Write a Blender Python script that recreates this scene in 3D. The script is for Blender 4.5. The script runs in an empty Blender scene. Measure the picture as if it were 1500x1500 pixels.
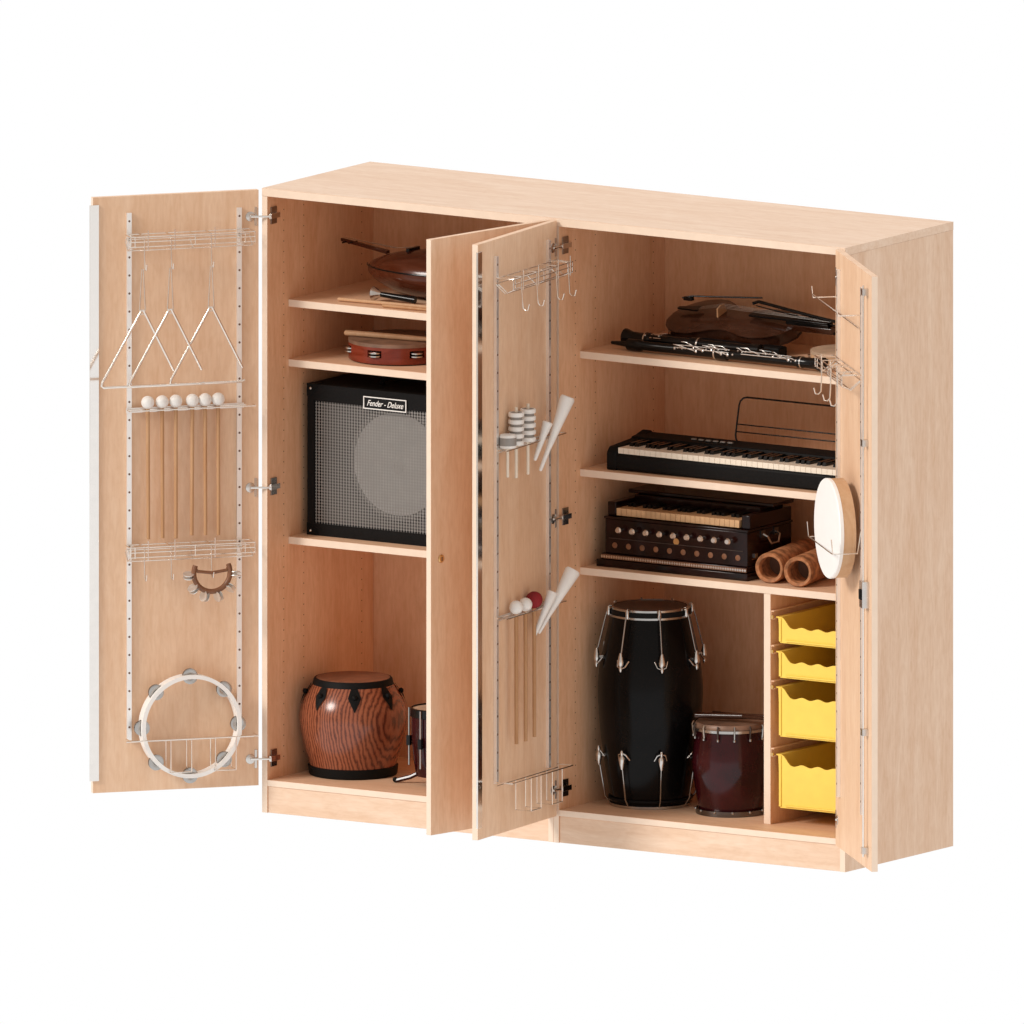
import bpy, bmesh, math, random
from mathutils import Vector, Matrix
random.seed(4)
S=0.01
scn=bpy.context.scene
scn.view_settings.view_transform='Standard'; scn.view_settings.look='None'; scn.view_settings.exposure=0

# ---------------------------------------------------------------- materials
def newmat(name):
    m=bpy.data.materials.new(name); m.use_nodes=True
    nt=m.node_tree; return m,nt,nt.nodes['Principled BSDF']
def mat(name,col,rough=.5,metal=0.,var=.08,scale=30.,spec=.5,coat=0.):
    m,nt,p=newmat(name)
    tc=nt.nodes.new('ShaderNodeTexCoord'); n=nt.nodes.new('ShaderNodeTexNoise')
    n.inputs['Scale'].default_value=scale; n.inputs['Detail'].default_value=5
    r=nt.nodes.new('ShaderNodeValToRGB')
    r.color_ramp.elements[0].position=.3; r.color_ramp.elements[1].position=.7
    r.color_ramp.elements[0].color=[c*(1-var) for c in col]+[1]
    r.color_ramp.elements[1].color=[min(1,c*(1+var)) for c in col]+[1]
    nt.links.new(tc.outputs['Object'],n.inputs['Vector']); nt.links.new(n.outputs['Fac'],r.inputs['Fac'])
    nt.links.new(r.outputs['Color'],p.inputs['Base Color'])
    mr=nt.nodes.new('ShaderNodeMapRange'); mr.inputs['To Min'].default_value=max(.02,rough-.06); mr.inputs['To Max'].default_value=min(1,rough+.06)
    nt.links.new(n.outputs['Fac'],mr.inputs['Value']); nt.links.new(mr.outputs['Result'],p.inputs['Roughness'])
    p.inputs['Metallic'].default_value=metal; p.inputs['Specular IOR Level'].default_value=spec
    p.inputs['Coat Weight'].default_value=coat
    return m
def wood(name,col,stretch,amp=.06,rough=.5,fine=.05,spec=.25):
    m,nt,p=newmat(name)
    tc=nt.nodes.new('ShaderNodeTexCoord'); oi=nt.nodes.new('ShaderNodeObjectInfo')
    ml=nt.nodes.new('ShaderNodeMath'); ml.operation='MULTIPLY'; ml.inputs[1].default_value=37.; nt.links.new(oi.outputs['Random'],ml.inputs[0])
    ad=nt.nodes.new('ShaderNodeVectorMath'); ad.operation='ADD'; nt.links.new(tc.outputs['Object'],ad.inputs[0]); nt.links.new(ml.outputs[0],ad.inputs[1])
    def noise(k,detail,dist=.6,st=None):
        mp=nt.nodes.new('ShaderNodeMapping'); mp.inputs['Scale'].default_value=[s*k for s in (st or stretch)]
        n=nt.nodes.new('ShaderNodeTexNoise'); n.inputs['Scale'].default_value=1; n.inputs['Detail'].default_value=detail
        n.inputs['Distortion'].default_value=dist
        nt.links.new(ad.outputs[0],mp.inputs['Vector']); nt.links.new(mp.outputs['Vector'],n.inputs['Vector']); return n
    mean=sum(stretch)/3; st2=[(s+mean)/2 for s in stretch]
    a=noise(1,4,1.2); b=noise(9,6); c=noise(2.6,4,1.8,st2)
    def ramp(n,p0,p1,c0,c1):
        r=nt.nodes.new('ShaderNodeValToRGB'); r.color_ramp.elements[0].position=p0; r.color_ramp.elements[1].position=p1
        r.color_ramp.elements[0].color=(*c0,1); r.color_ramp.elements[1].color=(*c1,1); nt.links.new(n.outputs['Fac'],r.inputs['Fac']); return r
    ra=ramp(a,.32,.68,(col[0]*(1-amp*.6),col[1]*(1-amp*1.2),col[2]*(1-amp*1.8)),(min(1,col[0]*(1+amp*.5)),min(1,col[1]*(1+amp*.8)),min(1,col[2]*(1+amp))))
    rb=ramp(b,.35,.62,(1-fine,1-fine*1.5,1-fine*2),(1,1,1)); rc=ramp(c,.3,.6,(1-fine*.6,1-fine*1.0,1-fine*1.5),(1,1,1))
    def mul(x,y):
        mx=nt.nodes.new('ShaderNodeMixRGB'); mx.blend_type='MULTIPLY'; mx.inputs['Fac'].default_value=1
        nt.links.new(x,mx.inputs[1]); nt.links.new(y,mx.inputs[2]); return mx.outputs['Color']
    nt.links.new(mul(mul(ra.outputs['Color'],rb.outputs['Color']),rc.outputs['Color']),p.inputs['Base Color'])
    p.inputs['Roughness'].default_value=rough; p.inputs['Specular IOR Level'].default_value=spec
    bp=nt.nodes.new('ShaderNodeBump'); bp.inputs['Strength'].default_value=.06; bp.inputs['Distance'].default_value=.001
    nt.links.new(b.outputs['Fac'],bp.inputs['Height']); nt.links.new(bp.outputs[0],p.inputs['Normal'])
    return m
M_V=wood('maple_vertical',(.77,.55,.40),(14,14,1.8),amp=.08,fine=.07)
M_H=wood('maple_horizontal',(.80,.595,.45),(1.8,14,14),amp=.07,fine=.06)
M_DV=wood('maple_door',(.82,.57,.395),(13,13,1.8),amp=.07,fine=.06)
M_IV=wood('maple_interior_shade_vertical',(.83,.51,.32),(13,13,1.8),amp=.08,fine=.07)  # same maple, tinted more orange to put the warm interior shade into its colour
M_IH=wood('maple_interior_shade_horizontal',(.83,.55,.37),(1.8,14,14),amp=.07,fine=.06)  # shelf maple with the orange interior shade mixed into its colour
M_EDGE=mat('maple_edge_band',(.83,.66,.52),.5,var=.03)
M_HOLE=mat('dark_hole',(.16,.09,.06),.9)
CHROME=mat('polished_steel',(.84,.80,.76),.12,1.,var=.03)
RAILM=mat('brushed_rail_steel',(.92,.89,.86),.34,.75,var=.03)
WIRE=mat('chromed_wire',(.86,.79,.72),.25,1.,var=.05)
STEEL=mat('satin_steel',(.66,.63,.60),.25,1.,var=.08)
BRIGHT=mat('bright_bell_metal',(.80,.78,.75),.32,.8,var=.1)
JING=mat('jingle_steel',(.45,.43,.41),.22,1.,var=.1)
RODM=mat('blackened_steel',(.14,.13,.125),.25,1.,var=.1)
BLACK=mat('black_lacquer',(.005,.0045,.0045),.18,spec=.25,var=.3)
DRUMB=mat('black_drum_lacquer',(.004,.0035,.0035),.2,spec=.13,var=.4,scale=8)
BLACKM=mat('black_vinyl',(.007,.0065,.0065),.55,spec=.12,var=.4,scale=300)
BLACKR=mat('black_rubber',(.006,.006,.006),.6,spec=.12)
WHITE=mat('white_enamel',(.88,.86,.83),.45,var=.02)
DWHITE=mat('white_drum_head',(.93,.92,.90),.5,var=.01)
IVORY=mat('ivory_plastic',(.85,.75,.62),.35,var=.03)
KEYIV=mat('aged_ivory_keys',(.62,.38,.20),.4,var=.15,spec=.3)
YEL=mat('yellow_plastic',(.93,.66,.12),.38,var=.03,spec=.3)
RED=mat('red_felt',(.26,.01,.015),.8,var=.2)
SKIN=mat('drum_skin',(.50,.36,.25),.6,var=.15)
SKIND=mat('worn_drum_skin',(.20,.11,.07),.45,var=.35,scale=18)
STICK=wood('beech_stick',(.52,.30,.16),(30,30,3),amp=.12)
STICKP=wood('pale_stick',(.62,.40,.24),(30,30,3),amp=.08)
REDW=wood('red_stained_wood',(.20,.032,.016),(8,8,30),amp=.4,rough=.2,spec=.4)
DKW=wood('dark_brown_wood',(.045,.017,.010),(6,30,30),amp=.5,rough=.2,spec=.45)
LUTEW=wood('chestnut_wood',(.085,.022,.010),(6,25,25),amp=.4,rough=.2,spec=.4)
MAROON=mat('maroon_lacquer',(.030,.0025,.004),.14,var=.4,scale=12,spec=.35)
HARM=mat('dark_mahogany_lacquer',(.011,.0022,.0018),.15,var=.6,scale=18,spec=.27)
CORK=mat('mottled_cane',(.38,.165,.075),.6,var=.55,scale=45,spec=.2)
HORSE=mat('tan_bent_wood',(.20,.08,.035),.4,var=.25)
BRASS=mat('brass',(.7,.45,.2),.3,1.)
GREY=mat('grey_plastic',(.30,.28,.26),.6)
BAFF=mat('grille_cloth_backing',(.075,.07,.065),.8)
CONEG=mat('speaker_paper',(.34,.325,.31),.7,var=.12)
CONED=mat('speaker_surround',(.16,.15,.14),.7)
LACE=mat('dark_leather_lace',(.04,.02,.012),.6,var=.3)
# turned drum wood with vertical cathedral figure
DRUMW,nt,p=newmat('figured_rosewood')
tc=nt.nodes.new('ShaderNodeTexCoord'); mp=nt.nodes.new('ShaderNodeMapping'); mp.inputs['Scale'].default_value=(5,5,1.5); mp.inputs['Rotation'].default_value=(.05,.12,0)
w=nt.nodes.new('ShaderNodeTexWave'); w.wave_type='BANDS'; w.bands_direction='X'; w.inputs['Scale'].default_value=6; w.inputs['Distortion'].default_value=11; w.inputs['Detail'].default_value=6; w.inputs['Detail Scale'].default_value=.55; w.inputs['Detail Roughness'].default_value=.68
r=nt.nodes.new('ShaderNodeValToRGB'); e=r.color_ramp.elements
e[0].position=.0; e[0].color=(.10,.026,.014,1); e[1].position=1; e[1].color=(.32,.10,.048,1)
k=e.new(.3); k.color=(.22,.060,.028,1)
nt.links.new(tc.outputs['Object'],mp.inputs['Vector']); nt.links.new(mp.outputs['Vector'],w.inputs['Vector'])
nt.links.new(w.outputs['Fac'],r.inputs['Fac']); nt.links.new(r.outputs['Color'],p.inputs['Base Color']); p.inputs['Roughness'].default_value=.22; p.inputs['Specular IOR Level'].default_value=.45
# perforated grille with real openings
GRILLE,nt,p=newmat('perforated_grille')
p.inputs['Base Color'].default_value=(.25,.235,.22,1); p.inputs['Roughness'].default_value=.45; p.inputs['Metallic'].default_value=.2
tc=nt.nodes.new('ShaderNodeTexCoord'); sp=nt.nodes.new('ShaderNodeSeparateXYZ'); nt.links.new(tc.outputs['Object'],sp.inputs[0])
def mth(op,a,b=None):
    n=nt.nodes.new('ShaderNodeMath'); n.operation=op
    for i,q in enumerate((a,b)):
        if q is None: continue
        if isinstance(q,(int,float)): n.inputs[i].default_value=q
        else: nt.links.new(q,n.inputs[i])
    return n.outputs[0]
sx=mth('SINE',mth('MULTIPLY',sp.outputs['X'],2*math.pi/.0098)); sz=mth('SINE',mth('MULTIPLY',sp.outputs['Z'],2*math.pi/.0092))
pr=mth('ADD',mth('MULTIPLY',sx,1.),mth('MULTIPLY',sz,.8)); hole=mth('GREATER_THAN',pr,.1)
tr=nt.nodes.new('ShaderNodeBsdfTransparent'); ms=nt.nodes.new('ShaderNodeMixShader'); out=nt.nodes['Material Output']
nt.links.new(hole,ms.inputs[0]); nt.links.new(p.outputs[0],ms.inputs[1]); nt.links.new(tr.outputs[0],ms.inputs[2]); nt.links.new(ms.outputs[0],out.inputs['Surface'])

# ---------------------------------------------------------------- mesh builder (centimetres)
def basis(d):
    d=Vector(d).normalized(); a=Vector((0,0,1)) if abs(d.z)<.9 else Vector((1,0,0))
    x=d.cross(a).normalized(); y=d.cross(x).normalized(); return x,y,d
class B:
    def __init__(s,T=None): s.v=[];s.f=[];s.m=[];s.mats=[];s.T=T or (lambda p:Vector(p))
    def mi(s,m):
        if m not in s.mats: s.mats.append(m)
        return s.mats.index(m)
    def add(s,vs,fs,m):
        o=len(s.v); s.v+= [s.T(Vector(p)) for p in vs]; i=s.mi(m)
        for f in fs: s.f.append([o+k for k in f]); s.m.append(i)
        return s
    def box(s,x0,x1,y0,y1,z0,z1,m):
        vs=[(x,y,z) for z in(z0,z1) for y in(y0,y1) for x in(x0,x1)]
        return s.add(vs,[(0,2,3,1),(4,5,7,6),(0,1,5,4),(2,6,7,3),(0,4,6,2),(1,3,7,5)],m)
    def prism(s,pts,vec,m):
        n=len(pts); vec=Vector(vec); vs=[Vector(p) for p in pts]+[Vector(p)+vec for p in pts]
        fs=[list(range(n)),list(range(2*n-1,n-1,-1))]+[(i,(i+1)%n,n+(i+1)%n,n+i) for i in range(n)]
        return s.add(vs,fs,m)
    def lathe(s,o,d,prof,m,n=32,closed=False):
        x,y,z=basis(d); o=Vector(o); vs=[];fs=[]
        for (r,h) in prof:
            for k in range(n):
                a=2*math.pi*k/n; vs.append(o+z*h+(x*math.cos(a)+y*math.sin(a))*r)
        L=len(prof)
        for j in range(L if closed else L-1):
            j2=(j+1)%L
            for k in range(n): fs.append((j*n+k,j*n+(k+1)%n,j2*n+(k+1)%n,j2*n+k))
        if not closed: fs.append(list(range(n))); fs.append([(L-1)*n+k for k in range(n)][::-1])
        return s.add(vs,fs,m)
    def cyl(s,p0,p1,r0,m,r1=None,n=16):
        p0=Vector(p0);p1=Vector(p1); return s.lathe(p0,p1-p0,[(r0,0),(r0 if r1 is None else r1,(p1-p0).length)],m,n)
    def ball(s,c,r,m,n=20,sc=(1,1,1)):
        vs=[];fs=[];c=Vector(c);k=n//2
        for i in range(1,k):
            t=math.pi*i/k
            for j in range(n):
                a=2*math.pi*j/n; vs.append(c+Vector((math.sin(t)*math.cos(a)*r*sc[0],math.sin(t)*math.sin(a)*r*sc[1],math.cos(t)*r*sc[2])))
        for i in range(k-2):
            for j in range(n): fs.append((i*n+j,i*n+(j+1)%n,(i+1)*n+(j+1)%n,(i+1)*n+j))
        a=len(vs); vs+=[c+Vector((0,0,r*sc[2])),c-Vector((0,0,r*sc[2]))]
        for j in range(n): fs.append((a,(j+1)%n,j)); fs.append((a+1,(k-2)*n+j,(k-2)*n+(j+1)%n))
        return s.add(vs,fs,m)
    def tube(s,pts,r,m,n=8,closed=False,r1=None):
        P=[Vector(p) for p in pts]; L=len(P); vs=[];fs=[]; px=None
        for i in range(L):
            if closed: t=(P[(i+1)%L]-P[i-1]).normalized()
            else: t=(P[min(i+1,L-1)]-P[max(i-1,0)]).normalized()
            if px is None: px,_,_=basis(t)
            px=(px-t*px.dot(t)).normalized(); py=t.cross(px)
            rr=r if r1 is None else r+(r1-r)*i/(L-1)
            for k in range(n):
                a=2*math.pi*k/n; vs.append(P[i]+(px*math.cos(a)+py*math.sin(a))*rr)
        for i in range(L if closed else L-1):
            j=(i+1)%L
            for k in range(n): fs.append((i*n+k,i*n+(k+1)%n,j*n+(k+1)%n,j*n+k))
        if not closed: fs.append(list(range(n))[::-1]); fs.append([(L-1)*n+k for k in range(n)])
        return s.add(vs,fs,m)
    def arc(s,o,ex,ey,ez,r0,r1,w0,w1,a0,a1,m,n=40):
        o=Vector(o);ex=Vector(ex);ey=Vector(ey);ez=Vector(ez);vs=[];fs=[]
        full=abs(a1-a0-2*math.pi)<1e-4; cnt=n if full else n+1
        for i in range(cnt):
            a=a0+(a1-a0)*i/n; d=ex*math.cos(a)+ey*math.sin(a)
            vs+=[o+d*r0+ez*w0,o+d*r1+ez*w0,o+d*r1+ez*w1,o+d*r0+ez*w1]
        for i in range(n):
            j=(i+1)%cnt
            for k in range(4): fs.append((4*i+k,4*i+(k+1)%4,4*j+(k+1)%4,4*j+k))
        if not full: fs.append((0,1,2,3)); fs.append((4*n+3,4*n+2,4*n+1,4*n))
        return s.add(vs,fs,m)
ORG={}
def link(o): scn.collection.objects.link(o); return o
def place(o,org,parent):
    ORG[o.name]=Vector(org)
    if parent: o.parent=parent; o.location=(Vector(org)-ORG[parent.name])*S
    else: o.location=Vector(org)*S
def props(o,label=None,cat=None,group=None):
    if label:o['label']=label
    if cat:o['category']=cat
    if group:o['group']=group
def make(name,b,parent=None,label=None,cat=None,group=None,bevel=0,smooth=True):
    vs=b.v; mn=[min(v[i] for v in vs) for i in range(3)]; mx=[max(v[i] for v in vs) for i in range(3)]
    org=Vector(((mn[0]+mx[0])/2,(mn[1]+mx[1])/2,mn[2]))
    me=bpy.data.meshes.new(name); me.from_pydata([tuple((v-org)*S) for v in vs],[],b.f)
    for m in b.mats: me.materials.append(m)
    me.polygons.foreach_set('material_index',b.m)
    bm=bmesh.new(); bm.from_mesh(me); bmesh.ops.recalc_face_normals(bm,faces=bm.faces); bm.to_mesh(me); bm.free()
    if smooth:
        me.polygons.foreach_set('use_smooth',[True]*len(me.polygons)); me.set_sharp_from_angle(angle=math.radians(38))
    o=link(bpy.data.objects.new(name,me)); place(o,org,parent); props(o,label,cat,group)
    if bevel:
        md=o.modifiers.new('bevel','BEVEL'); md.width=bevel*S; md.segments=2; md.limit_method='ANGLE'; md.harden_normals=False
    return o
def root(name,org,label,cat,group=None):
    e=bpy.data.objects.new(name,None); e.empty_display_size=.05; link(e); place(e,org,None); props(e,label,cat,group); return e

# ---------------------------------------------------------------- ground, world, light, camera
GM=bpy.data.materials.new('glowing_white_floor'); GM.use_nodes=True; nt=GM.node_tree; nt.nodes.remove(nt.nodes['Principled BSDF'])
em=nt.nodes.new('ShaderNodeEmission'); em.inputs[0].default_value=(1,1,1,1); em.inputs[1].default_value=1.0  # floor glows white by emission, so it stays even and shadowless
nt.links.new(em.outputs[0],nt.nodes['Material Output'].inputs[0])
gb=B(); gb.add([(-1500,-600,0),(1500,-600,0),(1500,1500,0),(-1500,1500,0)],[(0,1,2,3)],GM)
go=make('ground',gb,smooth=False); go['kind']='structure'
W=bpy.data.worlds.new('World'); scn.world=W; W.use_nodes=True; nt=W.node_tree
tc=nt.nodes.new('ShaderNodeTexCoord'); sp=nt.nodes.new('ShaderNodeSeparateXYZ'); nt.links.new(tc.outputs['Generated'],sp.inputs[0])
mr=nt.nodes.new('ShaderNodeMapRange'); mr.inputs['From Min'].default_value=-.35; mr.inputs['From Max'].default_value=.3; mr.inputs['To Min'].default_value=0; mr.inputs['To Max'].default_value=1.0
nt.links.new(sp.outputs['Y'],mr.inputs['Value'])
wr=nt.nodes.new('ShaderNodeValToRGB'); wr.color_ramp.elements[0].color=(.60,.55,.505,1); wr.color_ramp.elements[1].color=(1,1,1,1)
nt.links.new(mr.outputs[0],wr.inputs[0]); nt.links.new(wr.outputs[0],nt.nodes['Background'].inputs[0]); nt.nodes['Background'].inputs[1].default_value=1
sl=bpy.data.lights.new('key_sun','SUN'); sl.energy=2.0; sl.angle=math.radians(16); sl.color=(1,.945,.885)
so=link(bpy.data.objects.new('key_sun',sl)); so.rotation_euler=Vector((.36,.80,-.53)).to_track_quat('-Z','Y').to_euler(); so.location=(-2,-4,4)
A=math.radians(33.03); E=math.radians(9.12)
fw=Vector((-math.sin(A)*math.cos(E),math.cos(A)*math.cos(E),-math.sin(E)))
cd=bpy.data.cameras.new('camera'); cd.type='ORTHO'; cd.ortho_scale=3.0769; cd.clip_end=200
co=link(bpy.data.objects.new('camera',cd)); co.location=Vector((.8957,0,.992))-fw*8; co.rotation_euler=fw.to_track_quat('-Z','Y').to_euler()
scn.camera=co

# ---------------------------------------------------------------- cabinet
CAB=root('storage_cabinet',(104.5,30,0),'tall double maple cabinet with four open doors holding musical instruments','cabinet')
def side(x0,x1,inner,m=M_IV):
    b=B().box(x0,x1,0,59.5,0,187.5,m).box(x0+.03,x1-.03,-.06,0,0,187.5,M_EDGE)
    if inner:
        xi=x1+.02 if inner>0 else x0-.02
        for y in (9,20,52):
            z=16
            while z<184:
                b.lathe((xi-.01,y,z),(1,0,0),[(.2,0),(.2,.02)],M_HOLE,8); z+=3.2
    make('side_panel',b,CAB)
side(0,1.9,1); side(102.6,104.47,0); side(104.53,106.4,1); side(107.1+100,209,0,M_V)
make('top_panel',B().box(-.05,209.05,-.05,59.6,187.55,190,M_H).box(0,209,-.12,-.05,187.6,189.9,M_EDGE),CAB,bevel=.04)
for x0,x1 in ((1.95,102.55),(106.45,207.05)):
    make('back_panel',B().box(x0,x1,58.4,59.2,0.2,187.5,M_IV),CAB)
    make('bottom_panel',B().box(x0,x1,.05,58.3,8.1,10,M_IH).box(x0,x1,-.02,.05,8.15,9.95,M_EDGE),CAB)
    make('plinth',B().box(x0,x1,.35,2.2,0,8.05,M_H),CAB,bevel=.08)
for x0,x1,z in ((1.95,102.55,154.7),(1.95,102.55,136.5),(1.95,102.55,82.5),(106.45,207.05,148.1),(106.45,207.05,112.2),(106.45,207.05,82.3)):
    make('shelf',B().box(x0,x1,11.7,58.3,z-2.2,z,M_IH).box(x0,x1,11.62,11.7,z-2.15,z-.05,M_EDGE),CAB)
make('divider_panel',B().box(172.2,174.6,11.8,58.2,10.05,80.05,M_IV).box(172.25,174.55,11.72,11.8,10.05,80.05,M_EDGE),CAB)

def doorT(pv,u,n):
    return lambda p:Vector((pv[0]+u[0]*p[0]+n[0]*p[1],pv[1]+u[1]*p[0]+n[1]*p[1],p[2]))
def lh(t): t=math.radians(t); return (math.cos(t),-math.sin(t)),(math.sin(t),math.cos(t))
def rh(t): t=math.radians(t); return (-math.cos(t),-math.sin(t)),(-math.sin(t),math.cos(t))
T1=doorT((-.6,-1.),*lh(130)); T2=doorT((102.3,-1.),*rh(79.5)); T3=doorT((106.2,-1.),*lh(84)); T4=doorT((206.6,-1.6),*rh(135))
DOORS=[]
for T,wall,sg in ((T1,1.9,1),(T2,102.6,-1),(T3,106.4,1),(T4,207.1,-1)):
    b=B(T).box(0,52,-1.9,0,8.3,189.5,M_DV).box(52,52.07,-1.87,-.03,8.35,189.45,M_EDGE)
    d=make('door',b,CAB); DOORS.append(d)
    for z in (181.5,99,16.4):
        h=B(T)
        h.lathe((2.6,0,z),(0,1,0),[(1.5,-.05),(1.5,.2),(1.2,.3)],STEEL,24)
        h.box(.5,1.3,0.02,.22,z-2.8,z+2.8,STEEL)
        h.T=lambda p:Vector(p)
        x0=wall if sg>0 else wall-.5
        h.box(x0+.01,x0+.35 if sg>0 else x0+.49,1.6,4.8,z-2.6,z+2.6,JING)
        xa=wall+.36*sg
        h.box(min(xa,xa+.9*sg),max(xa,xa+.9*sg),.3,5.2,z-.8,z+.8,CHROME)
        pa=T(Vector((2.6,.3,z))); pb=Vector((xa+.45*sg,.5,z))
        h.tube([pa,pb],.38,CHROME,8)
        make('hinge',h,d,bevel=.05)
def rails(T,d):
    for u in (6.3,40.9):
        b=B(T).box(u-.75,u+.75,.02,1.0,24,184.5,RAILM)
        z=28
        while z<183:
            b.lathe((u,.98,z),(0,1,0),[(.36,0),(.36,.05)],M_HOLE,8); z+=5.5
        make('mounting_rail',b,d,bevel=.05)
def strip(T,d): make('closing_strip',B(T).box(50.3,53.2,.03,.6,12,187.3,CHROME),d,bevel=.05)
R=.19
def rack(T,d,z,hooks=(37,29,17,8)):
    b=B(T)
    for v,zz in ((1.3,z+3),(1.3,z+1.5),(4.2,z-1.5),(7.,z+3),(7.,z+1.5),(7.,z),):
        b.tube([(3.2,v,zz),(42.3,v,zz)],R,WIRE)
    for u in (3.2,42.3,6.3,40.9,22):
        b.tube([(u,1.2,z+3),(u,7,z+3),(u,7,z-.2),(u,4.2,z-1.5),(u,1.2,z+1)],R,WIRE)
    for u in hooks:
        b.tube([(u,1.4,z+3.2),(u,7,z+3.2),(u,7.3,z-3),(u,7.5,z-6.2),(u,8.2,z-7),(u,9.2,z-6.8),(u,9.7,z-5)],R*1.1,WIRE)
        b.tube([(u-1.2,7.1,z+5),(u-1.2,7.1,z-1)],R,WIRE)
    make('wire_rack',b,d)
def holder(T,d,z):
    b=B(T)
    b.tube([(4.5,1.2,z),(4.5,1.5,z),(41.8,1.5,z),(41.8,4.3,z),(2.2,4.3,z),(2.2,1.2,z)],.22,WIRE)
    b.box(5,42,1.02,1.35,z-.9,z+.6,RAILM)
    make('mallet_holder',b,d)
def low_holder(T,d,z):
    b=B(T)
    b.tube([(2,1.2,z),(2,6.5,z),(42,6.5,z),(42,1.2,z)],.2,WIRE)
    b.tube([(2,1.3,z-1),(42,1.3,z-1)],.2,WIRE)
    for u in (9,23):
        b.tube([(u,1.3,z-1),(u,1.3,z-10),(u,6.5,z-10),(u,6.5,z)],.18,WIRE)
        b.tube([(u+6.5,1.3,z-1),(u+6.5,1.3,z-10),(u+6.5,6.5,z-10),(u+6.5,6.5,z)],.18,WIRE)
        b.tube([(u,6.5,z-10),(u+6.5,6.5,z-10)],.18,WIRE)
    make('wire_holder',b,d)
D1,D2,D3,D4=DOORS
for T,d in ((T1,D1),(T3,D3),(T4,D4)): rails(T,d)
strip(T1,D1); strip(T3,D3)
rack(T1,D1,175,(38,29.6,17,)); rack(T1,D1,80.5,(38,29.6,17)); holder(T1,D1,124.6); low_holder(T1,D1,24.5)
rack(T3,D3,175,(37,27,14,6)); holder(T3,D3,125.5); holder(T3,D3,74.4); low_holder(T3,D3,24.5)
rack(T4,D4,155,(37,27,14)); 
b=B(T4)
for u in (5,41): b.tube([(u,1,176),(u,8,176),(u,8.4,179.5)],.2,WIRE)
b.tube([(5,8.2,177),(41,8.2,177)],.2,WIRE); b.tube([(5,1.5,172),(41,1.5,172)],.2,WIRE); make('wire_rack',b,D4)
b=B(T4).tube([(6,1,110),(6,2.0,103.5),(6,9.6,103.5),(6,10.0,108)],.2,WIRE).tube([(41,1,110),(41,2.0,103.5),(41,9.6,103.5),(41,10.0,108)],.2,WIRE).tube([(6,9.6,103.5),(41,9.6,103.5)],.2,WIRE).tube([(6,2,103.5),(41,2,103.5)],.2,WIRE)
make('drum_holder',b,D4)
b=B(T4).cyl((46.5,1.3,12),(46.5,1.3,186),.35,CHROME)
for z in (14,50,138,184): b.box(45.3,47.7,.02,1.9,z-1,z+1,STEEL)
b.box(44.6,48.8,.02,2.2,88,96,STEEL).box(45.4,48.,2.2,2.6,90.5,93.5,BLACKR)
make('locking_rod',b,D4)
b=B(T2).lathe((47.7,-1.9,92),(0,-1,0),[(1.25,-.05),(1.25,.2),(1.0,.45),(.5,.5)],BRASS,24).box(47.5,47.9,-2.48,-2.38,91.4,92.6,M_HOLE)
make('lock',b,D2)

# ---------------------------------------------------------------- door 1 instruments
def mallet(T,u,v,z,zb,r,hm,sm,label,group):
    p=T(Vector((u,v,zb))); e=root('mallet',p,label,'mallet',group)
    make('mallet_head',B(T).ball((u,v,z),r,hm,20),e)
    du=random.uniform(-.25,.25)
    make('stick',B(T).cyl((u+du,v,zb),(u,v,z-r*.8),.55,sm,.6,12),e)
for u in (35.7,31.2,26.9,21.7,17.7,13.6):
    mallet(T1,u,2.9,126.9,85.5+random.uniform(-.4,.4),2.0,WHITE,STICK,'white round-headed mallet with brown stick hanging in door holder','mallets hanging on the doors')
for (u,vv) in ((39.2,9.0),(30.6,9.5),(17.7,9.2)):
    e=root('triangle',T1(Vector((u,vv,133))),'steel triangle hanging from a wire hook on the door','triangle','triangles hanging on the door')
    pts=[(u-9.8,vv,137.2),(u-.7,vv,155.2),(u-.25,vv,156),(u+.4,vv,156),(u+.8,vv,155.2),(u+12.6,vv,134.6),(u+12.8,vv,133.6),(u+12.2,vv,133),(u-9.6,vv,133),(u-10.6,vv,133.3)]
    make('triangle_bar',B(T1).tube(pts,.42,WIRE,10),e)
    make('hanging_loop',B(T1).tube([(u-.9,vv,156.3),(u-.25,vv,168.6),(u+.2,vv,168.6),(u+.9,vv,156.3),(u+.7,vv,154.9),(u-.7,vv,154.9)],.18,WIRE,6,closed=True),e)
def tamb(T,o,ex,ey,ez,R0,thick,depth,jr,nj,hm,jm,name,label,skin=None,a0=0,cat='tambourine',jang=.16):
    oo=Vector(o); ex=Vector(ex);ey=Vector(ey);ez=Vector(ez)
    e=root(name,T(oo-ey*R0) if abs(ey[2])>.5 else T(oo),label,cat)
    b=B(T)
    f=2*math.pi
    b.arc(oo,ex,ey,ez,R0-thick,R0,0,depth*.32,0,f,hm,64); b.arc(oo,ex,ey,ez,R0-thick,R0,depth*.68,depth,0,f,hm,64)
    for k in range(nj):
        a=a0+f*k/nj; b.arc(oo,ex,ey,ez,R0-thick+.02,R0-.02,depth*.31,depth*.69,a+jang,a+f/nj-jang,hm,10)
    make('hoop',b,e)
    if skin: make('drum_skin',B(T).lathe(oo+ez*(depth),ez,[(R0+.05,-1.),(R0+.05,.05),(R0-.5,.2),(0.01,.2)],skin,48),e)
    for k in range(nj):
        a=a0+f*k/nj; c=oo+(ex*math.cos(a)+ey*math.sin(a))*(R0-thick/2)
        b=B(T)
        for h in (depth*.37,depth*.53): b.lathe(c+ez*h,ez,[(.25,.02),(jr*.45,depth*.1),(jr,depth*.06),(jr,0),(.25,0)],jm,18)
        make('jingle',b,e)
tamb(T1,(22.6,1.5,28.0),(1,0,0),(0,0,1),(0,1,0),15.7,1.2,4,2.4,8,WHITE,JING,'tambourine','round white headless tambourine with steel jingles hung on door',a0=0)
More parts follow.
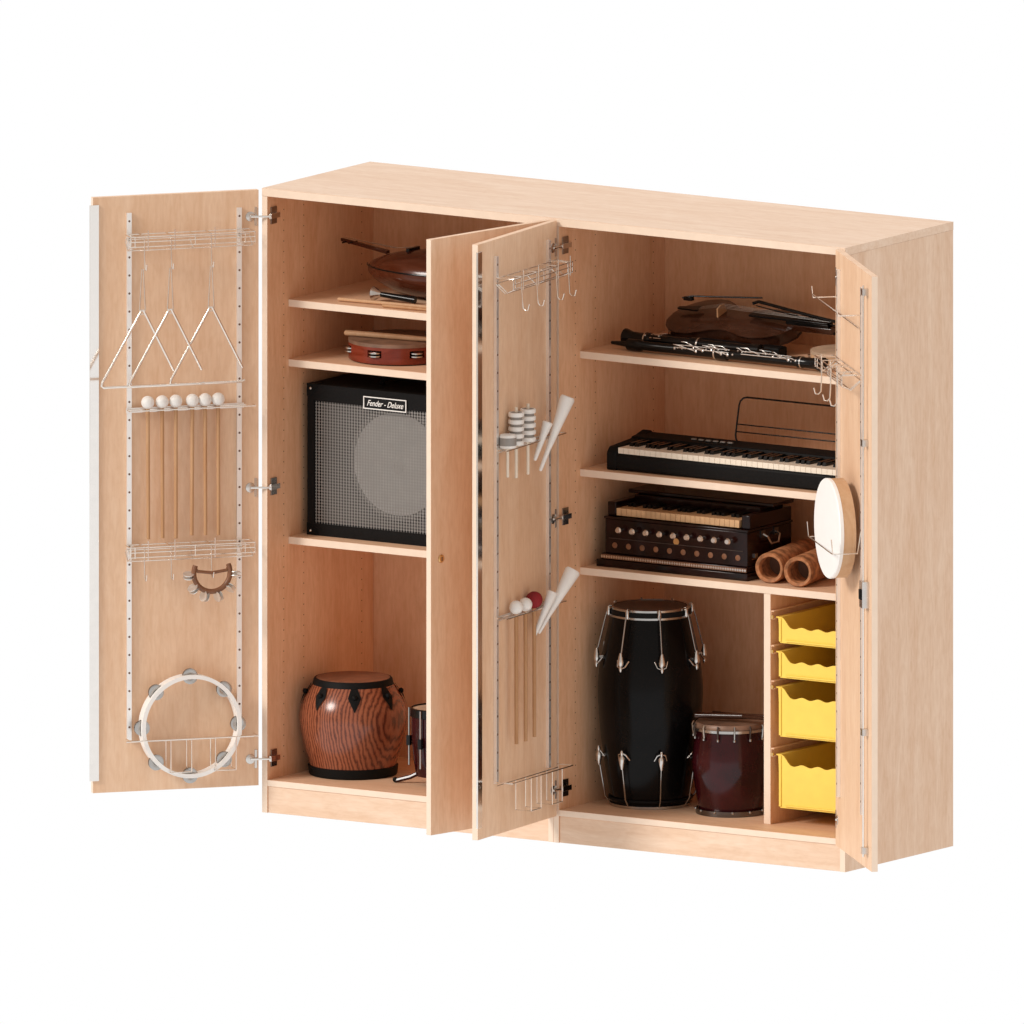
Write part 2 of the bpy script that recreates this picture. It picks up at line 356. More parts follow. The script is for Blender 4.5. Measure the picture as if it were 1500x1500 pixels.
# half-moon jingle
e=root('half_moon_tambourine',T1(Vector((17.7,9,67))),'small dark brown half-moon tambourine with steel jingles on door hook','tambourine')
b=B(T1); pts=[]
for i in range(25):
    a=math.pi*(.86+1.28*i/24); pts.append((17.5+math.cos(a)*5.7,9.3,75.2+math.sin(a)*5.7))
b.tube(pts,.8,HORSE,12)
b.tube([(12.2,9.3,77.2),(13.0,9.3,75.8),(17.5,9.3,75.2),(22.0,9.3,75.8),(22.8,9.3,77.2)],.5,HORSE,8)
make('handle',b,e)
for k in range(6):
    a=math.pi*(1.03+.188*k); c=Vector((17.5+math.cos(a)*7.4,9.3,75.2+math.sin(a)*7.4)); b=B(T1)
    ax=Vector((math.cos(a),0,math.sin(a))); tg=Vector((-math.sin(a),.35,math.cos(a))).normalized()
    for h in (-.95,.15): b.lathe(c+tg*h,tg,[(.3,0),(1.2,.15),(1.7,.45),(1.7,.65),(.3,.55)],BRIGHT,16)
    b.cyl(c-ax*1.4,c+ax*.4,.3,BRIGHT)
    make('jingle',b,e)

# ---------------------------------------------------------------- door 3 instruments
GR='mallets hanging on the doors'
mallet(T3,32.4,2.9,76.6,35,2.1,WHITE,STICK,'white round-headed mallet with brown stick hanging in door holder',GR)
mallet(T3,26.3,2.9,76.6,35,2.1,WHITE,STICK,'white round-headed mallet with brown stick hanging in door holder',GR)
mallet(T3,20.5,2.9,77.2,35.5,2.6,RED,STICK,'mallet with red felt head and brown stick in door holder',GR)
for u in (32.4,24.6):
    e=root('castanet_stick',T3(Vector((u,2.9,116))),'white stacked castanets on a pale stick in door holder','castanets','castanet sticks on the door')
    make('stick',B(T3).cyl((u,2.9,116),(u,2.9,137.5),.5,IVORY),e)
    make('spacer_core',B(T3).lathe((u,2.9,126.3),(0,0,1),[(1.8,0),(1.9,.1),(1.9,9.6),(1.8,9.7)],GREY,20),e)
    for k in range(5):
        make('castanet_disc',B(T3).lathe((u,2.9,126.1+k*2.15),(0,0,1),[(2.2,0),(2.4,.2),(2.4,1.1),(2.2,1.3)],WHITE,24),e)
e=root('tone_block',T3(Vector((38,2.9,117))),'grey and white cylindrical tone block on a stick in holder','tone block')
make('stick',B(T3).cyl((38,2.9,117),(38,2.9,126),.45,IVORY),e)
make('block',B(T3).lathe((38,2.9,126),(0,0,1),[(2.4,0),(2.6,.3),(2.6,3.6),(2.3,4)],WHITE,24).lathe((38,2.9,126.8),(0,0,1),[(2.65,0),(2.65,2.4)],GREY,24),e)
for p0,p1,r1 in (((16,2.6,115.8),(10,9.,138),2.3),((20,2.8,119.5),(16.5,5.5,131),1.6),((17,2.6,66.5),(7.5,9.5,85),2.4),((20,2.6,66),(14.5,6.2,79),1.7)):
    b=B(T3); P0=Vector(p0);P1=Vector(p1); L=(P1-P0).length
    b.lathe(P0,P1-P0,[(.35,0),(.55,.3),(.8,L*.3),(r1*.62,L*.6),(r1,L*.97),(r1*.85,L),(r1*.7,L-.1)],WHITE,24)
    make('cone_shaker',b,None,'white tapered cone shaker leaning in the door holder','shaker','cone shakers on the door')

# ---------------------------------------------------------------- door 4 drum
th=math.radians(3)
nx=Vector((math.sin(th),math.cos(th),0)); uxv=Vector((math.cos(th),-math.sin(th),0))
c=Vector((25.0,2.9,108.9)); e=root('hand_drum',T4(c-Vector((0,0,15.4))),'white-skinned round hand drum with tan shell in wire holder','drum')
make('drum_shell',B(T4).arc(c,uxv,(0,0,1),nx,14.2,15.0,0,4.4,0,2*math.pi,STICKP,56),e)
make('drum_skin',B(T4).lathe(c+nx*4.6,nx,[(15.1,-.8),(15.15,.2),(14.9,.55),(.01,.6)],DWHITE,56),e)

# ---------------------------------------------------------------- amplifier
AX0,AX1,AY0,AY1,AZ0,AZ1=4.6,65.6,17.9,43,82.55,128.5
e=root('guitar_amplifier',(35,30,82.5),'black vinyl guitar amplifier with silver mesh grille on shelf','amplifier')
b=B()
b.box(AX0,AX1,AY0+1,AY1,AZ0,AZ0+3.6,BLACKM); b.box(AX0,AX1,AY0+1,AY1,AZ1-5,AZ1,BLACKM)
b.box(AX0,AX0+2.4,AY0+1,AY1,AZ0+3.6,AZ1-5,BLACKM); b.box(AX1-2.4,AX1,AY0+1,AY1,AZ0+3.6,AZ1-5,BLACKM)
b.box(AX0+2.4,AX1-2.4,AY0+9,AY1,AZ0+3.6,AZ1-5,BLACKM)
make('amplifier_body',b,e)
b=B().box(AX0,AX1,AY0,AY0+1,AZ0,AZ0+3.6,BLACKM).box(AX0,AX1,AY0,AY0+1,AZ1-5,AZ1,BLACKM).box(AX0,AX0+2.4,AY0,AY0+1,AZ0+3.6,AZ1-5,BLACKM).box(AX1-2.4,AX1,AY0,AY0+1,AZ0+3.6,AZ1-5,BLACKM)
make('front_frame',b,e)
make('baffle',B().box(AX0+2.5,AX1-2.5,AY0+4.5,AY0+5.2,AZ0+3.7,AZ1-5.1,BAFF),e)
make('speaker_cone',B().lathe((35.4,AY0+2.4,106.2),(0,1,0),[(17.6,1.2),(16.8,.4),(16.,.6),(14.5,.8)],CONED,56,True).lathe((35.4,AY0+2.3,106.2),(0,1,0),[(15.6,.1),(9,1.6),(6.4,2.)],CONEG,56).lathe((35.4,AY0+2.2,106.2),(0,1,0),[(7.0,1.6),(6.4,.8),(5.8,1.6)],CONED,40,True).lathe((35.4,AY0+1.9,106.2),(0,1,0),[(5.6,1.7),(4.6,1.0),(2.5,.4),(.01,.2)],CONEG,40),e)
make('speaker_grille',B().add([(AX0+2.4,AY0+.6,AZ0+3.6),(AX1-2.4,AY0+.6,AZ0+3.6),(AX1-2.4,AY0+.6,AZ1-5),(AX0+2.4,AY0+.6,AZ1-5)],[(0,1,2,3)],GRILLE),e,smooth=False)
for x in (AX0,AX1):
    for z in (AZ0,AZ1):
        sx=1 if x==AX0 else -1; sz=1 if z==AZ0 else -1
        cb=B(); 
        cb.prism([(x-.15*sx,AY0-.2,z+ (0.02 if sz>0 else .15)),(x+3.8*sx,AY0-.2,z+(0.02 if sz>0 else .15)),(x+3.6*sx,AY0-.2,z+1.2*sz),(x+1.2*sx,AY0-.2,z+3.6*sz),(x-.15*sx,AY0-.2,z+3.8*sz)],(0,3.4,0),BLACKR)
        cb.lathe((x+1.2*sx,AY0-.2,z+1.3*sz),(0,-1,0),[(.45,-.05),(.4,.15),(.1,.25)],STEEL,12)
        make('corner_protector',cb,e,bevel=.2)
make('carrying_handle',B().tube([(24,29,128.4),(24.6,29,130.2),(27,29,131),(43,29,131),(45.4,29,130.2),(46,29,128.4)],.9,BLACKR,10),e)
PX,PZ=32.6,124.6
pb=B().box(PX-7.7,PX+7.7,AY0-.3,AY0-.01,PZ-1.9,PZ+1.9,BLACK)
for (x0,x1,z0,z1) in ((-7.7,7.7,1.6,1.9),(-7.7,7.7,-1.9,-1.6),(-7.7,-7.4,-1.6,1.6),(7.4,7.7,-1.6,1.6)):
    pb.box(PX+x0,PX+x1,AY0-.45,AY0-.28,PZ+z0,PZ+z1,WHITE)
plate=make('name_plate',pb,e)
cu=bpy.data.curves.new('t','FONT'); cu.body='Fender - Deluxe'; cu.size=.0235; cu.shear=.45; cu.extrude=.0004; cu.align_x='CENTER'; cu.align_y='CENTER'; cu.offset=.0002
to=bpy.data.objects.new('t',cu); link(to); bpy.context.view_layer.update()
me=bpy.data.meshes.new_from_object(to.evaluated_get(bpy.context.evaluated_depsgraph_get())); bpy.data.objects.remove(to)
wd=max(v.co.x for v in me.vertices)-min(v.co.x for v in me.vertices)
me.transform(Matrix.Rotation(math.radians(90),4,'X')@Matrix.Diagonal((.13/wd,1.05,1,1))); me.materials.clear(); me.materials.append(WHITE)
lt=link(bpy.data.objects.new('lettering',me)); place(lt,(PX,AY0-.42,PZ-.1),plate)

# ---------------------------------------------------------------- left shelves
I=lambda p:Vector(p)
tamb(I,(29,30.5,136.9),(1,0,0),(0,1,0),(0,0,1),15,1.4,6.0,2.,7,REDW,STEEL,'tambourine','dark red wooden tambourine with skin head lying on shelf',skin=SKIND,a0=-2.4)
def stick(p0,p1,r,m,label,name='drumstick',cat='drumstick'):
    P0=Vector(p0);P1=Vector(p1);L=(P1-P0).length
    make(name,B().lathe(P0,P1-P0,[(r*.6,0),(r,.4),(r,L*.6),(r*.65,L*.93),(r*.8,L*.97),(r*.4,L)],m,14),None,label,cat)
stick((14,24,144),(50,27.5,144),.85,STICKP,'pale wooden drumstick lying on the tambourine')
# lute
e=root('lute',(38,34,154.7),'glossy dark brown round-bodied lute lying on the top shelf','lute')
def lr(t): return max(.02,(1-abs(t)**2.4))**.55*(1 if t>0 else (1-.25*(-t)**1.2))
LB=B(lambda p:Vector((36.5+p.x,37+p.y,162.6+p.z)))
vs=[];fs=[];n=36;k=22
for i in range(k+1):
    t=-1+2*i/k; x=t*22; r=lr(t)
    for j in range(n):
        a=2*math.pi*j/n; zz=math.sin(a)*r; yy=math.cos(a)*r*12.5
        vs.append(Vector((x,yy,zz*(7.8 if zz<0 else 6.8))))
for i in range(k):
    for j in range(n): fs.append((i*n+j,i*n+(j+1)%n,(i+1)*n+(j+1)%n,(i+1)*n+j))
fs.append(list(range(n))); fs.append([k*n+j for j in range(n)][::-1])
LB.add(vs,fs,LUTEW); make('lute_body',LB,e)
make('edge_binding',B().tube([(36.5+t*22.05,37-12.55*lr(t),163.6) for t in [-1+2*i/32 for i in range(33)]],.22,BLACK,8),e)
make('neck',B().prism([(21,36.2,166.8),(21,38.2,166.8),(4.2,37.6,169.2),(4.2,36.8,169.2)],(0,0,1.0),LUTEW),e,bevel=.15)
for xx in (6.2,8.4): make('tuning_peg',B().cyl((xx,34.8,169.2),(xx,39.4,169.2),.25,BLACK),e)
b=B()
for s2 in (-.8,0,.8): b.tube([(5,37+s2*.4,170.5),(24,37+s2*.7,168.9),(30,37+s2,169.6)],.07,STEEL,5)
make('string',b,e)
make('lute_bridge',B().box(29.5,30.6,34,40,168.2,169.6,BLACK),e)
stick((16.5,16.5,155.4),(60,19,155.4),.55,STICKP,'pale wooden stick lying on the top shelf')
stick((34,14,155.3),(50,14.5,155.3),.5,STICK,'short brown stick lying on the shelf front')
e=root('hand_bell',(28,20,154.7),'small dark hand bell with silver rim on shelf','bell')
make('bell_cup',B().lathe((25.5,21.5,157.2),(1,.1,0),[(1.9,0),(2.2,.3),(2.0,1.0),(1.2,2.2),(.6,3.4)],STEEL,24),e)
make('handle',B().cyl((28.5,21.8,157.2),(40,23,156.2),.8,BLACK,1.1),e)

def smooth_prof(p,k=4):
    o=[]
    for i in range(len(p)-1):
        p0=p[max(0,i-1)];p1=p[i];p2=p[i+1];p3=p[min(len(p)-1,i+2)]
        for q in range(k):
            t=q/k; o.append(tuple(.5*((2*p1[j])+(-p0[j]+p2[j])*t+(2*p0[j]-5*p1[j]+4*p2[j]-p3[j])*t*t+(-p0[j]+3*p1[j]-3*p2[j]+p3[j])*t**3) for j in (0,1)))
    o.append(p[-1]); return o
# barrel drum
cx,cy,z0=16.9,24.2,10.05
e=root('barrel_drum',(cx,cy,z0),'round figured rosewood barrel drum with black rims on cabinet floor','drum')
make('drum_shell',B().lathe((cx,cy,z0),(0,0,1),smooth_prof([(12.6,0.02),(13.3,4),(14.8,9),(16.0,14.5),(16.2,18.5),(15.2,22.5),(13.0,26.4),(11.3,28.6)]),DRUMW,56),e)
make('base_ring',B().lathe((cx,cy,z0),(0,0,1),[(13.0,0),(13.3,.3),(13.6,2.8),(13.2,3.0)],BLACKR,56),e)
make('drum_rim',B().lathe((cx,cy,z0+27.4),(0,0,1),[(12.0,-.8),(12.3,-.2),(11.9,1.5),(11.6,1.9),(11.0,1.9),(11.0,1.2)],BLACKR,56),e)
make('drum_skin',B().lathe((cx,cy,z0+28.5),(0,0,1),[(11.1,0),(11.1,.9),(.01,1.0)],mat('brown_skin',(.22,.085,.045),.5,var=.3),48),e)
for k in range(8):
    a=2*math.pi*k/8-1.75
    def PP(da,r,z): return (cx+math.cos(a+da)*r,cy+math.sin(a+da)*r,z0+z)
    b=B(); b.add([PP(-.08,12.6,27.6),PP(.08,12.6,27.6),PP(.14,14.3,25.0),PP(.07,15.4,23.0),PP(0,16.1,20.8),PP(-.07,15.4,23.0),PP(-.14,14.3,25.0),PP(0,15.1,24.2)],[(0,1,2,7,6),(2,3,4,7),(4,5,6,7)],BLACKR)
    b.ball(PP(0,14.4,25.2),.85,BLACKR,10)
    make('lacing_tab',b,e)

# small dark drum behind the door
cx,cy=50.3,20
e=root('bongo_drum',(cx,cy,10),'small dark red drum with black hoop on black feet','drum')
make('drum_shell',B().lathe((cx,cy,13),(0,0,1),[(6.8,0),(7.6,5),(8.2,12),(8.2,19)],MAROON,40),e)
make('drum_rim',B().lathe((cx,cy,31),(0,0,1),[(8.3,0),(8.7,.2),(8.7,2.6),(8.2,2.8),(8.2,2)],BLACK,40),e)
make('drum_skin',B().lathe((cx,cy,32.5),(0,0,1),[(8.1,0),(8.1,.8),(.01,.9)],SKIN,40),e)
for k in range(6):
    a=2*math.pi*k/6-2.7; x=cx+math.cos(a)*9;y=cy+math.sin(a)*9
    make('tension_rod',B().cyl((x,y,16),(x,y,33.5),.3,JING).box(x-.6,x+.6,y-.6,y+.6,22,25,BLACK),e)
for k in range(3):
    a=2*math.pi*k/3-2.9
    make('foot',B().tube([(cx+math.cos(a)*5,cy+math.sin(a)*5,14),(cx+math.cos(a)*9,cy+math.sin(a)*9,12),(cx+math.cos(a)*13.5,cy+math.sin(a)*13.5,10.7)],.7,MAROON).ball((cx+math.cos(a)*13.8,cy+math.sin(a)*13.8,10.9),.85,BLACKR,12),e)

# ---------------------------------------------------------------- right cabinet top shelf
Z=148.15
tl=math.radians(17)
def VT(p): # violin frame: tilted with the rear edge raised, front edge resting on the case
    p=Vector(p)*1.13
    y=p.y*math.cos(tl)-p.z*math.sin(tl); z=p.y*math.sin(tl)+p.z*math.cos(tl)
    a=math.radians(-3); x=p.x*math.cos(a)-y*math.sin(a); yy=p.x*math.sin(a)+y*math.cos(a)
    return Vector((142.5+x,42.5+yy,Z+4.6+z))
def vw(t):
    pts=[(0,0),(.02,4.2),(.06,7.0),(.12,9.2),(.20,10.4),(.28,10.3),(.36,8.6),(.42,6.9),(.48,6.2),(.54,6.3),(.60,7.2),(.68,8.3),(.78,8.7),(.87,7.8),(.94,5.6),(.98,3.2),(1,0)]
    for (a,b_),(c_,d_) in zip(pts,pts[1:]):
        if a<=t<=c_: return b_+(d_-b_)*(t-a)/(c_-a)
    return 0
e=root('violin',(142,40,Z),'dark brown violin lying tilted on the upper shelf','violin')
N=48; ol=[(-20+40*i/N,vw(i/N)) for i in range(N+1)]+[(-20+40*i/N,-vw(i/N)) for i in range(N-1,0,-1)]
b=B(VT); n=len(ol); vs=[];fs=[]
RG=((.5,-.8),(.95,0),(1.02,.1),(1.02,.35),(.97,.4),(.97,3.2),(1.02,3.25),(1.02,3.5),(.9,3.8),(.7,4.3),(.4,4.8))
for s_,z_ in RG:
    vs+=[Vector((x*(s_ if s_<.9 else (s_+2)/3),y*s_,z_+.2)) for x,y in ol]
for l in range(len(RG)-1):
    for i in range(n): fs.append((l*n+i,l*n+(i+1)%n,(l+1)*n+(i+1)%n,(l+1)*n+i))
fs.append(list(range(n))[::-1]); fs.append([(len(RG)-1)*n+i for i in range(n)])
b.add(vs,fs,DKW); make('violin_body',b,e)
make('neck',B(VT).box(18,33,-1.2,1.2,3.0,4.8,DKW),e,bevel=.3)
make('fingerboard',B(VT).box(6,32,-1.3,1.3,5.8,6.4,BLACK).box(18,32,-1.2,1.2,4.8,5.8,BLACK),e,bevel=.15)
make('scroll',B(VT).box(32.9,39,-1.2,1.2,3.2,5.4,DKW).lathe((40,-1.3,4),(0,1,0),[(1.7,0),(1.7,2.6)],DKW,20).cyl((35,-3,4.4),(35,3,4.4),.35,BLACK).cyl((37,-3,4.2),(37,3,4.2),.35,BLACK),e)
make('violin_bridge',B(VT).prism([(-4,-2.2,4.9),(-4,2.2,4.9),(-4,1.6,7.2),(-4,0,7.6),(-4,-1.6,7.2)],(.4,0,0),STICK),e)
b=B(VT)
for q in (-1.2,-.4,.4,1.2): b.tube([(-12,q*.6,5.8),(-4,q,7.5),(33,q*.6,6.7)],.06,JING,5)
make('string',b,e)
make('tailpiece',B(VT).prism([(-18,-.5,5.2),(-18,.5,5.2),(-11,1.3,5.6),(-11,-1.3,5.6)],(0,0,.45),BLACK),e)
e=root('violin_bow',(160,38,158),'black violin bow resting across the violin','violin bow')
make('bow_stick',B().tube([(150,40,162.6),(152,40,163.3),(172,38,161.0),(198,37,158.2)],.5,BLACK,10),e)
make('bow_hair',B().tube([(151,40,162.0),(198,37,156.8)],.18,BLACKM,6),e)
make('frog',B().box(190,195,35.8,37.8,156.7,158.6,BLACK),e,bevel=.2)
e=root('violin_bow',(130,40,157),'thin dark bow lying across the violin body','violin bow')
make('bow_stick',B().tube([(124,41,161.9),(127,41.6,162.6),(133,42.5,162.8),(150,45,163.6)],.25,BLACK,8),e)
make('frog',B().box(124.5,127.5,40.6,42.2,161.2,162.4,BLACK),e,bevel=.2)
def clarinet(p0,p1,r,bell,label,seed,kr=.42,s0=9,s1=54,gap=(.8,2.0)):
    P0=Vector(p0);P1=Vector(p1);d=(P1-P0).normalized();L=(P1-P0).length; random.seed(seed)
    e=root('clarinet',(P0+P1)/2,label,'clarinet','clarinets on the shelf')
    pf=[(bell,0),(bell,.4),(bell*.72,2.5),(r*1.1,7),(r*1.25,7.6),(r*1.25,9),(r,9.4),(r,L*.45),(r*1.25,L*.45+.2),(r*1.25,L*.5),(r,L*.5+.2),(r*.95,L*.85),(r*1.2,L*.86),(r*1.2,L*.92),(r*.6,L*.93),(r*.35,L)]
    make('clarinet_body',B().lathe(P0,d,pf,BLACK,24),e)
    b=B().lathe(P0+d*7.4,d,[(r*1.3,0),(r*1.3,.4)],STEEL,20,).lathe(P0+d*L*.5,d,[(r*1.3,0),(r*1.3,.5)],STEEL,20)
    s=s0
    while s<s1:
        a=random.uniform(-.3,1.1); off=Vector((0,-math.cos(a),math.sin(a)+.35)).normalized(); off=(off-d*off.dot(d)).normalized()
        c=P0+d*s+off*r*1.05; kk=kr*random.uniform(.6,1.35)
        b.lathe(c,off,[(kk*.9,0),(kk,.3),(.2,.45)],STEEL,12)
        if random.random()<.6: b.tube([c+off*.4,c+off*.8+d*1.2+Vector((0,0,.4)),c+off*.5+d*random.uniform(2,4)+Vector((0,0,.7))],.15,STEEL,6)
        s+=random.uniform(*gap)
    for q in (.9,.3):
        off=Vector((0,-math.cos(q),math.sin(q)+.2)).normalized()
        b.tube([P0+d*(s0+2)+off*r*1.3,P0+d*(s0+(s1-s0)*.45)+off*r*1.3],.15,STEEL,6); b.tube([P0+d*(s0+(s1-s0)*.55)+off*r*1.3,P0+d*s1+off*r*1.3],.15,STEEL,6)
    make('keywork',b,e)
clarinet((190,17,150.6),(112,20.5,150.),1.45,2.4,'black clarinet with silver keys lying on shelf front',3)
clarinet((113,26.5,150.9),(166,26,151.),1.7,2.7,'black clarinet with few silver keys lying behind another one',5,.3,8,14,(3,5))
make('instrument_case',B().box(122,166,29.6,34.5,Z+.0,Z+3.6,BLACKM),None,'narrow black instrument case lying on the upper shelf','case',bevel=.6)
tamb(I,(187,33,Z+.3),(1,0,0),(0,1,0),(0,0,1),10.,1.,4.2,1.5,6,STICKP,STEEL,'tambourine','small pale wooden tambourine lying on the shelf',skin=SKIN,a0=.4,jang=.22)

# ---------------------------------------------------------------- keyboard
e=root('electronic_keyboard',(160,24,112.2),'black electronic keyboard with music stand on the shelf','keyboard')
kx0,kx1,ky,kz=114,205.5,15.,112.25
sec=[(0,0.3),(0,4.6),(1.,5.5),(12.5,5.5),(13.2,8.4),(19.5,9.2),(21,8.),(21,.3)]
make('keyboard_body',B().prism([(kx0,ky+y,kz+z) for y,z in sec],(kx1-kx0,0,0),BLACKM),e,bevel=.3)
for x in (kx0-.01,kx1-3.2):
    make('end_cheek',B().prism([(x-.2,ky-.25+y*1.02,kz+z*1.03) for y,z in ((0,0.05),(0,5.2),(1.5,6.8),(12.5,7.6),(19.5,9.4),(21,8.),(21,.05))],(3.4,0,0),BLACKR),e,bevel=.4)
b=B();bb=B(); nk=44; wk=(kx1-kx0-7)/nk
for i in range(nk):
    x=kx0+3.5+i*wk; b.box(x+.06,x+wk-.06,ky+.5,ky+12.3,kz+5.2,kz+6.9,IVORY)
    if i%7 in (0,1,3,4,5): bb.prism([(x+wk*.68,ky+4.6,kz+6.9),(x+wk*.68,ky+5.2,kz+8.),(x+wk*.68,ky+12.3,kz+8.),(x+wk*.68,ky+12.3,kz+6.9)],(wk*.6,0,0),BLACK)
make('white_keys',b,e,smooth=False); make('black_keys',bb,e,smooth=False)
for i in range(6): make('control_button',B().box(kx0+20+i*2.6,kx0+21.6+i*2.6,ky+15.4,ky+16.2,kz+8.8,kz+9.15,GREY),e)
mx0,mx1=147,184.5; my=34.5
def RR(x0,x1,z0,z1,r=1.5):
    o=[]
    for cx_,cz_,a0 in ((x1-r,z1-r,0),(x0+r,z1-r,90),(x0+r,z0+r,180),(x1-r,z0+r,270)):
        for q in range(0,91,30): a=math.radians(a0+q); o.append((cx_+math.cos(a)*r,my+(cz_+math.sin(a)*r-121)*.22,cz_+math.sin(a)*r))
    return o
b=B().tube(RR(mx0,mx1,120.5,134.3,2.5),.28,BLACK,8,closed=True)
for z in (126.2,124): b.tube([(mx0,my+(z-121)*.22,z),(mx1,my+(z-121)*.22,z)],.2,BLACK)
make('music_stand',b,e)

# ---------------------------------------------------------------- harmonium
e=root('harmonium',(137,29,82.3),'glossy dark mahogany harmonium with ivory keys and silver knobs','harmonium')
hx0,hx1,hy,hz=111.5,162.5,17,82.35
b=B().box(hx0-2.2,hx1+1.,hy-1,hy+26,hz,hz+2.2,HARM)
b.box(hx0-1,hx1+.3,hy-.2,hy+25.4,hz+2.2,hz+4,HARM)
b.box(hx0,hx1,hy+.6,hy+25,hz+4,hz+14.5,HARM)
b.box(hx0-.3,hx1+.3,hy+.3,hy+25.3,hz+14.5,hz+15.3,HARM)
b.box(hx0,hx0+3,hy+2,hy+25,hz+15.3,hz+19.5,HARM); b.box(hx1-3,hx1,hy+2,hy+25,hz+15.3,hz+19.5,HARM)
b.box(hx0+3,hx1-3,hy+12,hy+25,hz+15.3,hz+20.5,HARM)
make('harmonium_body',b,e,bevel=.25)
make('top_lid',B().box(hx0-.5,hx1+.5,hy+14,hy+25.6,hz+20.5,hz+21.6,HARM),e,bevel=.25)
b=B();bb=B();nk=25;wk=(hx1-hx0-7)/nk
for i in range(nk):
    x=hx0+3.5+i*wk; b.box(x+.06,x+wk-.06,hy+1.5,hy+11.8,hz+15.6,hz+17.8,KEYIV)
    if i%7 in (0,1,3,4,5): bb.box(x+wk*.68,x+wk*1.3,hy+6,hy+11.8,hz+17.8,hz+18.8,BLACK)
make('white_keys',b,e,smooth=False); make('black_keys',bb,e,smooth=False)
for i in range(9):
    x=hx0+6+i*4.9
    make('stop_knob',B().lathe((x,hy+.6,hz+11.6),(0,-1,0),[(.35,-.1),(.35,1.2),(.8,1.5),(1.05,2.1),(.7,2.6)],STEEL,14),e)
b=B()
b.box(hx0-.8,hx1+.2,hy-.32,hy-.2,hz+2.5,hz+3.7,HORSE)
for i in range(60):
    x=hx0-.5+i*(hx1-hx0+.3)/59.
    b.prism([(x-.38,hy-.33,hz+3.1),(x,hy-.33,hz+2.6),(x+.38,hy-.33,hz+3.1),(x,hy-.33,hz+3.6)],(0,-.12,0),STEEL)
make('bead_trim',b,e)
b=B()
b.box(hx0+1.5,hx1-1.5,hy+.42,hy+.6,hz+8.6,hz+8.8,LACE)
for i in range(10):
    x=hx0+3.5+i*4.9
    b.lathe((x,hy+.6,hz+6.6),(0,-1,0),[(.9,0),(.9,.08),(.3,.2)],HORSE,12)
b.prism([(hx1+.02,hy+3,hz+6),(hx1+.02,hy+22,hz+6),(hx1+.02,hy+22,hz+6.25),(hx1+.02,hy+3,hz+6.25)],(.1,0,0),HORSE)
b.lathe((137,hy+.6,hz+9.6),(0,-1,0),[(1.0,0),(1.0,.1)],BRASS,20)
make('brass_inlay',b,e)
b=B().tube([(hx1+.2,hy+9,hz+13),(hx1+1.6,hy+9.2,hz+12.4),(hx1+2,hy+10.5,hz+10.2),(hx1+2,hy+14.5,hz+10.2),(hx1+1.6,hy+15.8,hz+12.4),(hx1+.2,hy+16,hz+13)],.42,JING)
b.box(hx1,hx1+.35,hy+7.8,hy+10,hz+12,hz+14.2,RODM).box(hx1,hx1+.35,hy+15,hy+17.2,hz+12,hz+14.2,RODM)
make('side_handle',b,e)
for yy,zz in ((4,6.5),(20,6.5)): make('latch',B().box(hx1,hx1+.5,hy+yy,hy+yy+1.6,hz+zz,hz+zz+1.2,STEEL),e)
# cane tubes
for (x,y,L) in ((171,16.5,30),(182.2,15.,30)):
    d=Vector((-.2,.98,0)).normalized(); P0=Vector((x,y,82.35+4.65))
    b=B().lathe(P0,d,[(3.5,.4),(4.35,0),(4.65,.5),(4.65,L-.5),(4.2,L),(3.4,L),(3.4,.6)],CORK,36,closed=True)
    b.lathe(P0,d,[(4.7,1.6),(4.72,1.8),(4.7,2.0)],HORSE,36,closed=True).lathe(P0+d*9,d,[(3.42,0),(3.42,.1)],M_HOLE,30)
    make('cane_tube',b,None,'mottled brown hollow cane tube lying on the shelf','tube shaker','cane tubes on the shelf')

# ---------------------------------------------------------------- tall drum
cx,cy,z0=122.9,25.,10.05
e=root('tall_drum',(cx,cy,z0),'tall glossy black barrel drum with silver tension hardware','drum')
sp_=smooth_prof([(11.6,0),(12.3,4),(13.7,12),(15.0,22),(15.8,33),(15.4,41),(13.9,49),(12.3,56),(11.5,60)])
make('drum_shell',B().lathe((cx,cy,z0),(0,0,1),sp_,DRUMB,56),e)
make('drum_rim',B().arc((cx,cy,z0+58.5),(1,0,0),(0,1,0),(0,0,1),11.5,12.5,-.9,-.3,0,2*math.pi,JING,56).arc((cx,cy,z0+58.5),(1,0,0),(0,1,0),(0,0,1),11.5,12.3,-.3,1.2,0,2*math.pi,BLACKM,56).arc((cx,cy,z0+60),(1,0,0),(0,1,0),(0,0,1),11.1,12.1,-.2,.4,0,2*math.pi,JING,56),e)
make('drum_skin',B().lathe((cx,cy,z0+60),(0,0,1),[(11.1,0),(11.1,.2),(6.5,.3),(.01,.35)],mat('dark_worn_skin',(.085,.05,.038),.45,spec=.4,var=.5,scale=12),48),e)
make('base_ring',B().arc((cx,cy,z0+.02),(1,0,0),(0,1,0),(0,0,1),11.0,12.4,0,.8,0,2*math.pi,JING,56).arc((cx,cy,z0+2.),(1,0,0),(0,1,0),(0,0,1),11.6,12.7,0,.6,0,2*math.pi,BLACKM,56),e)
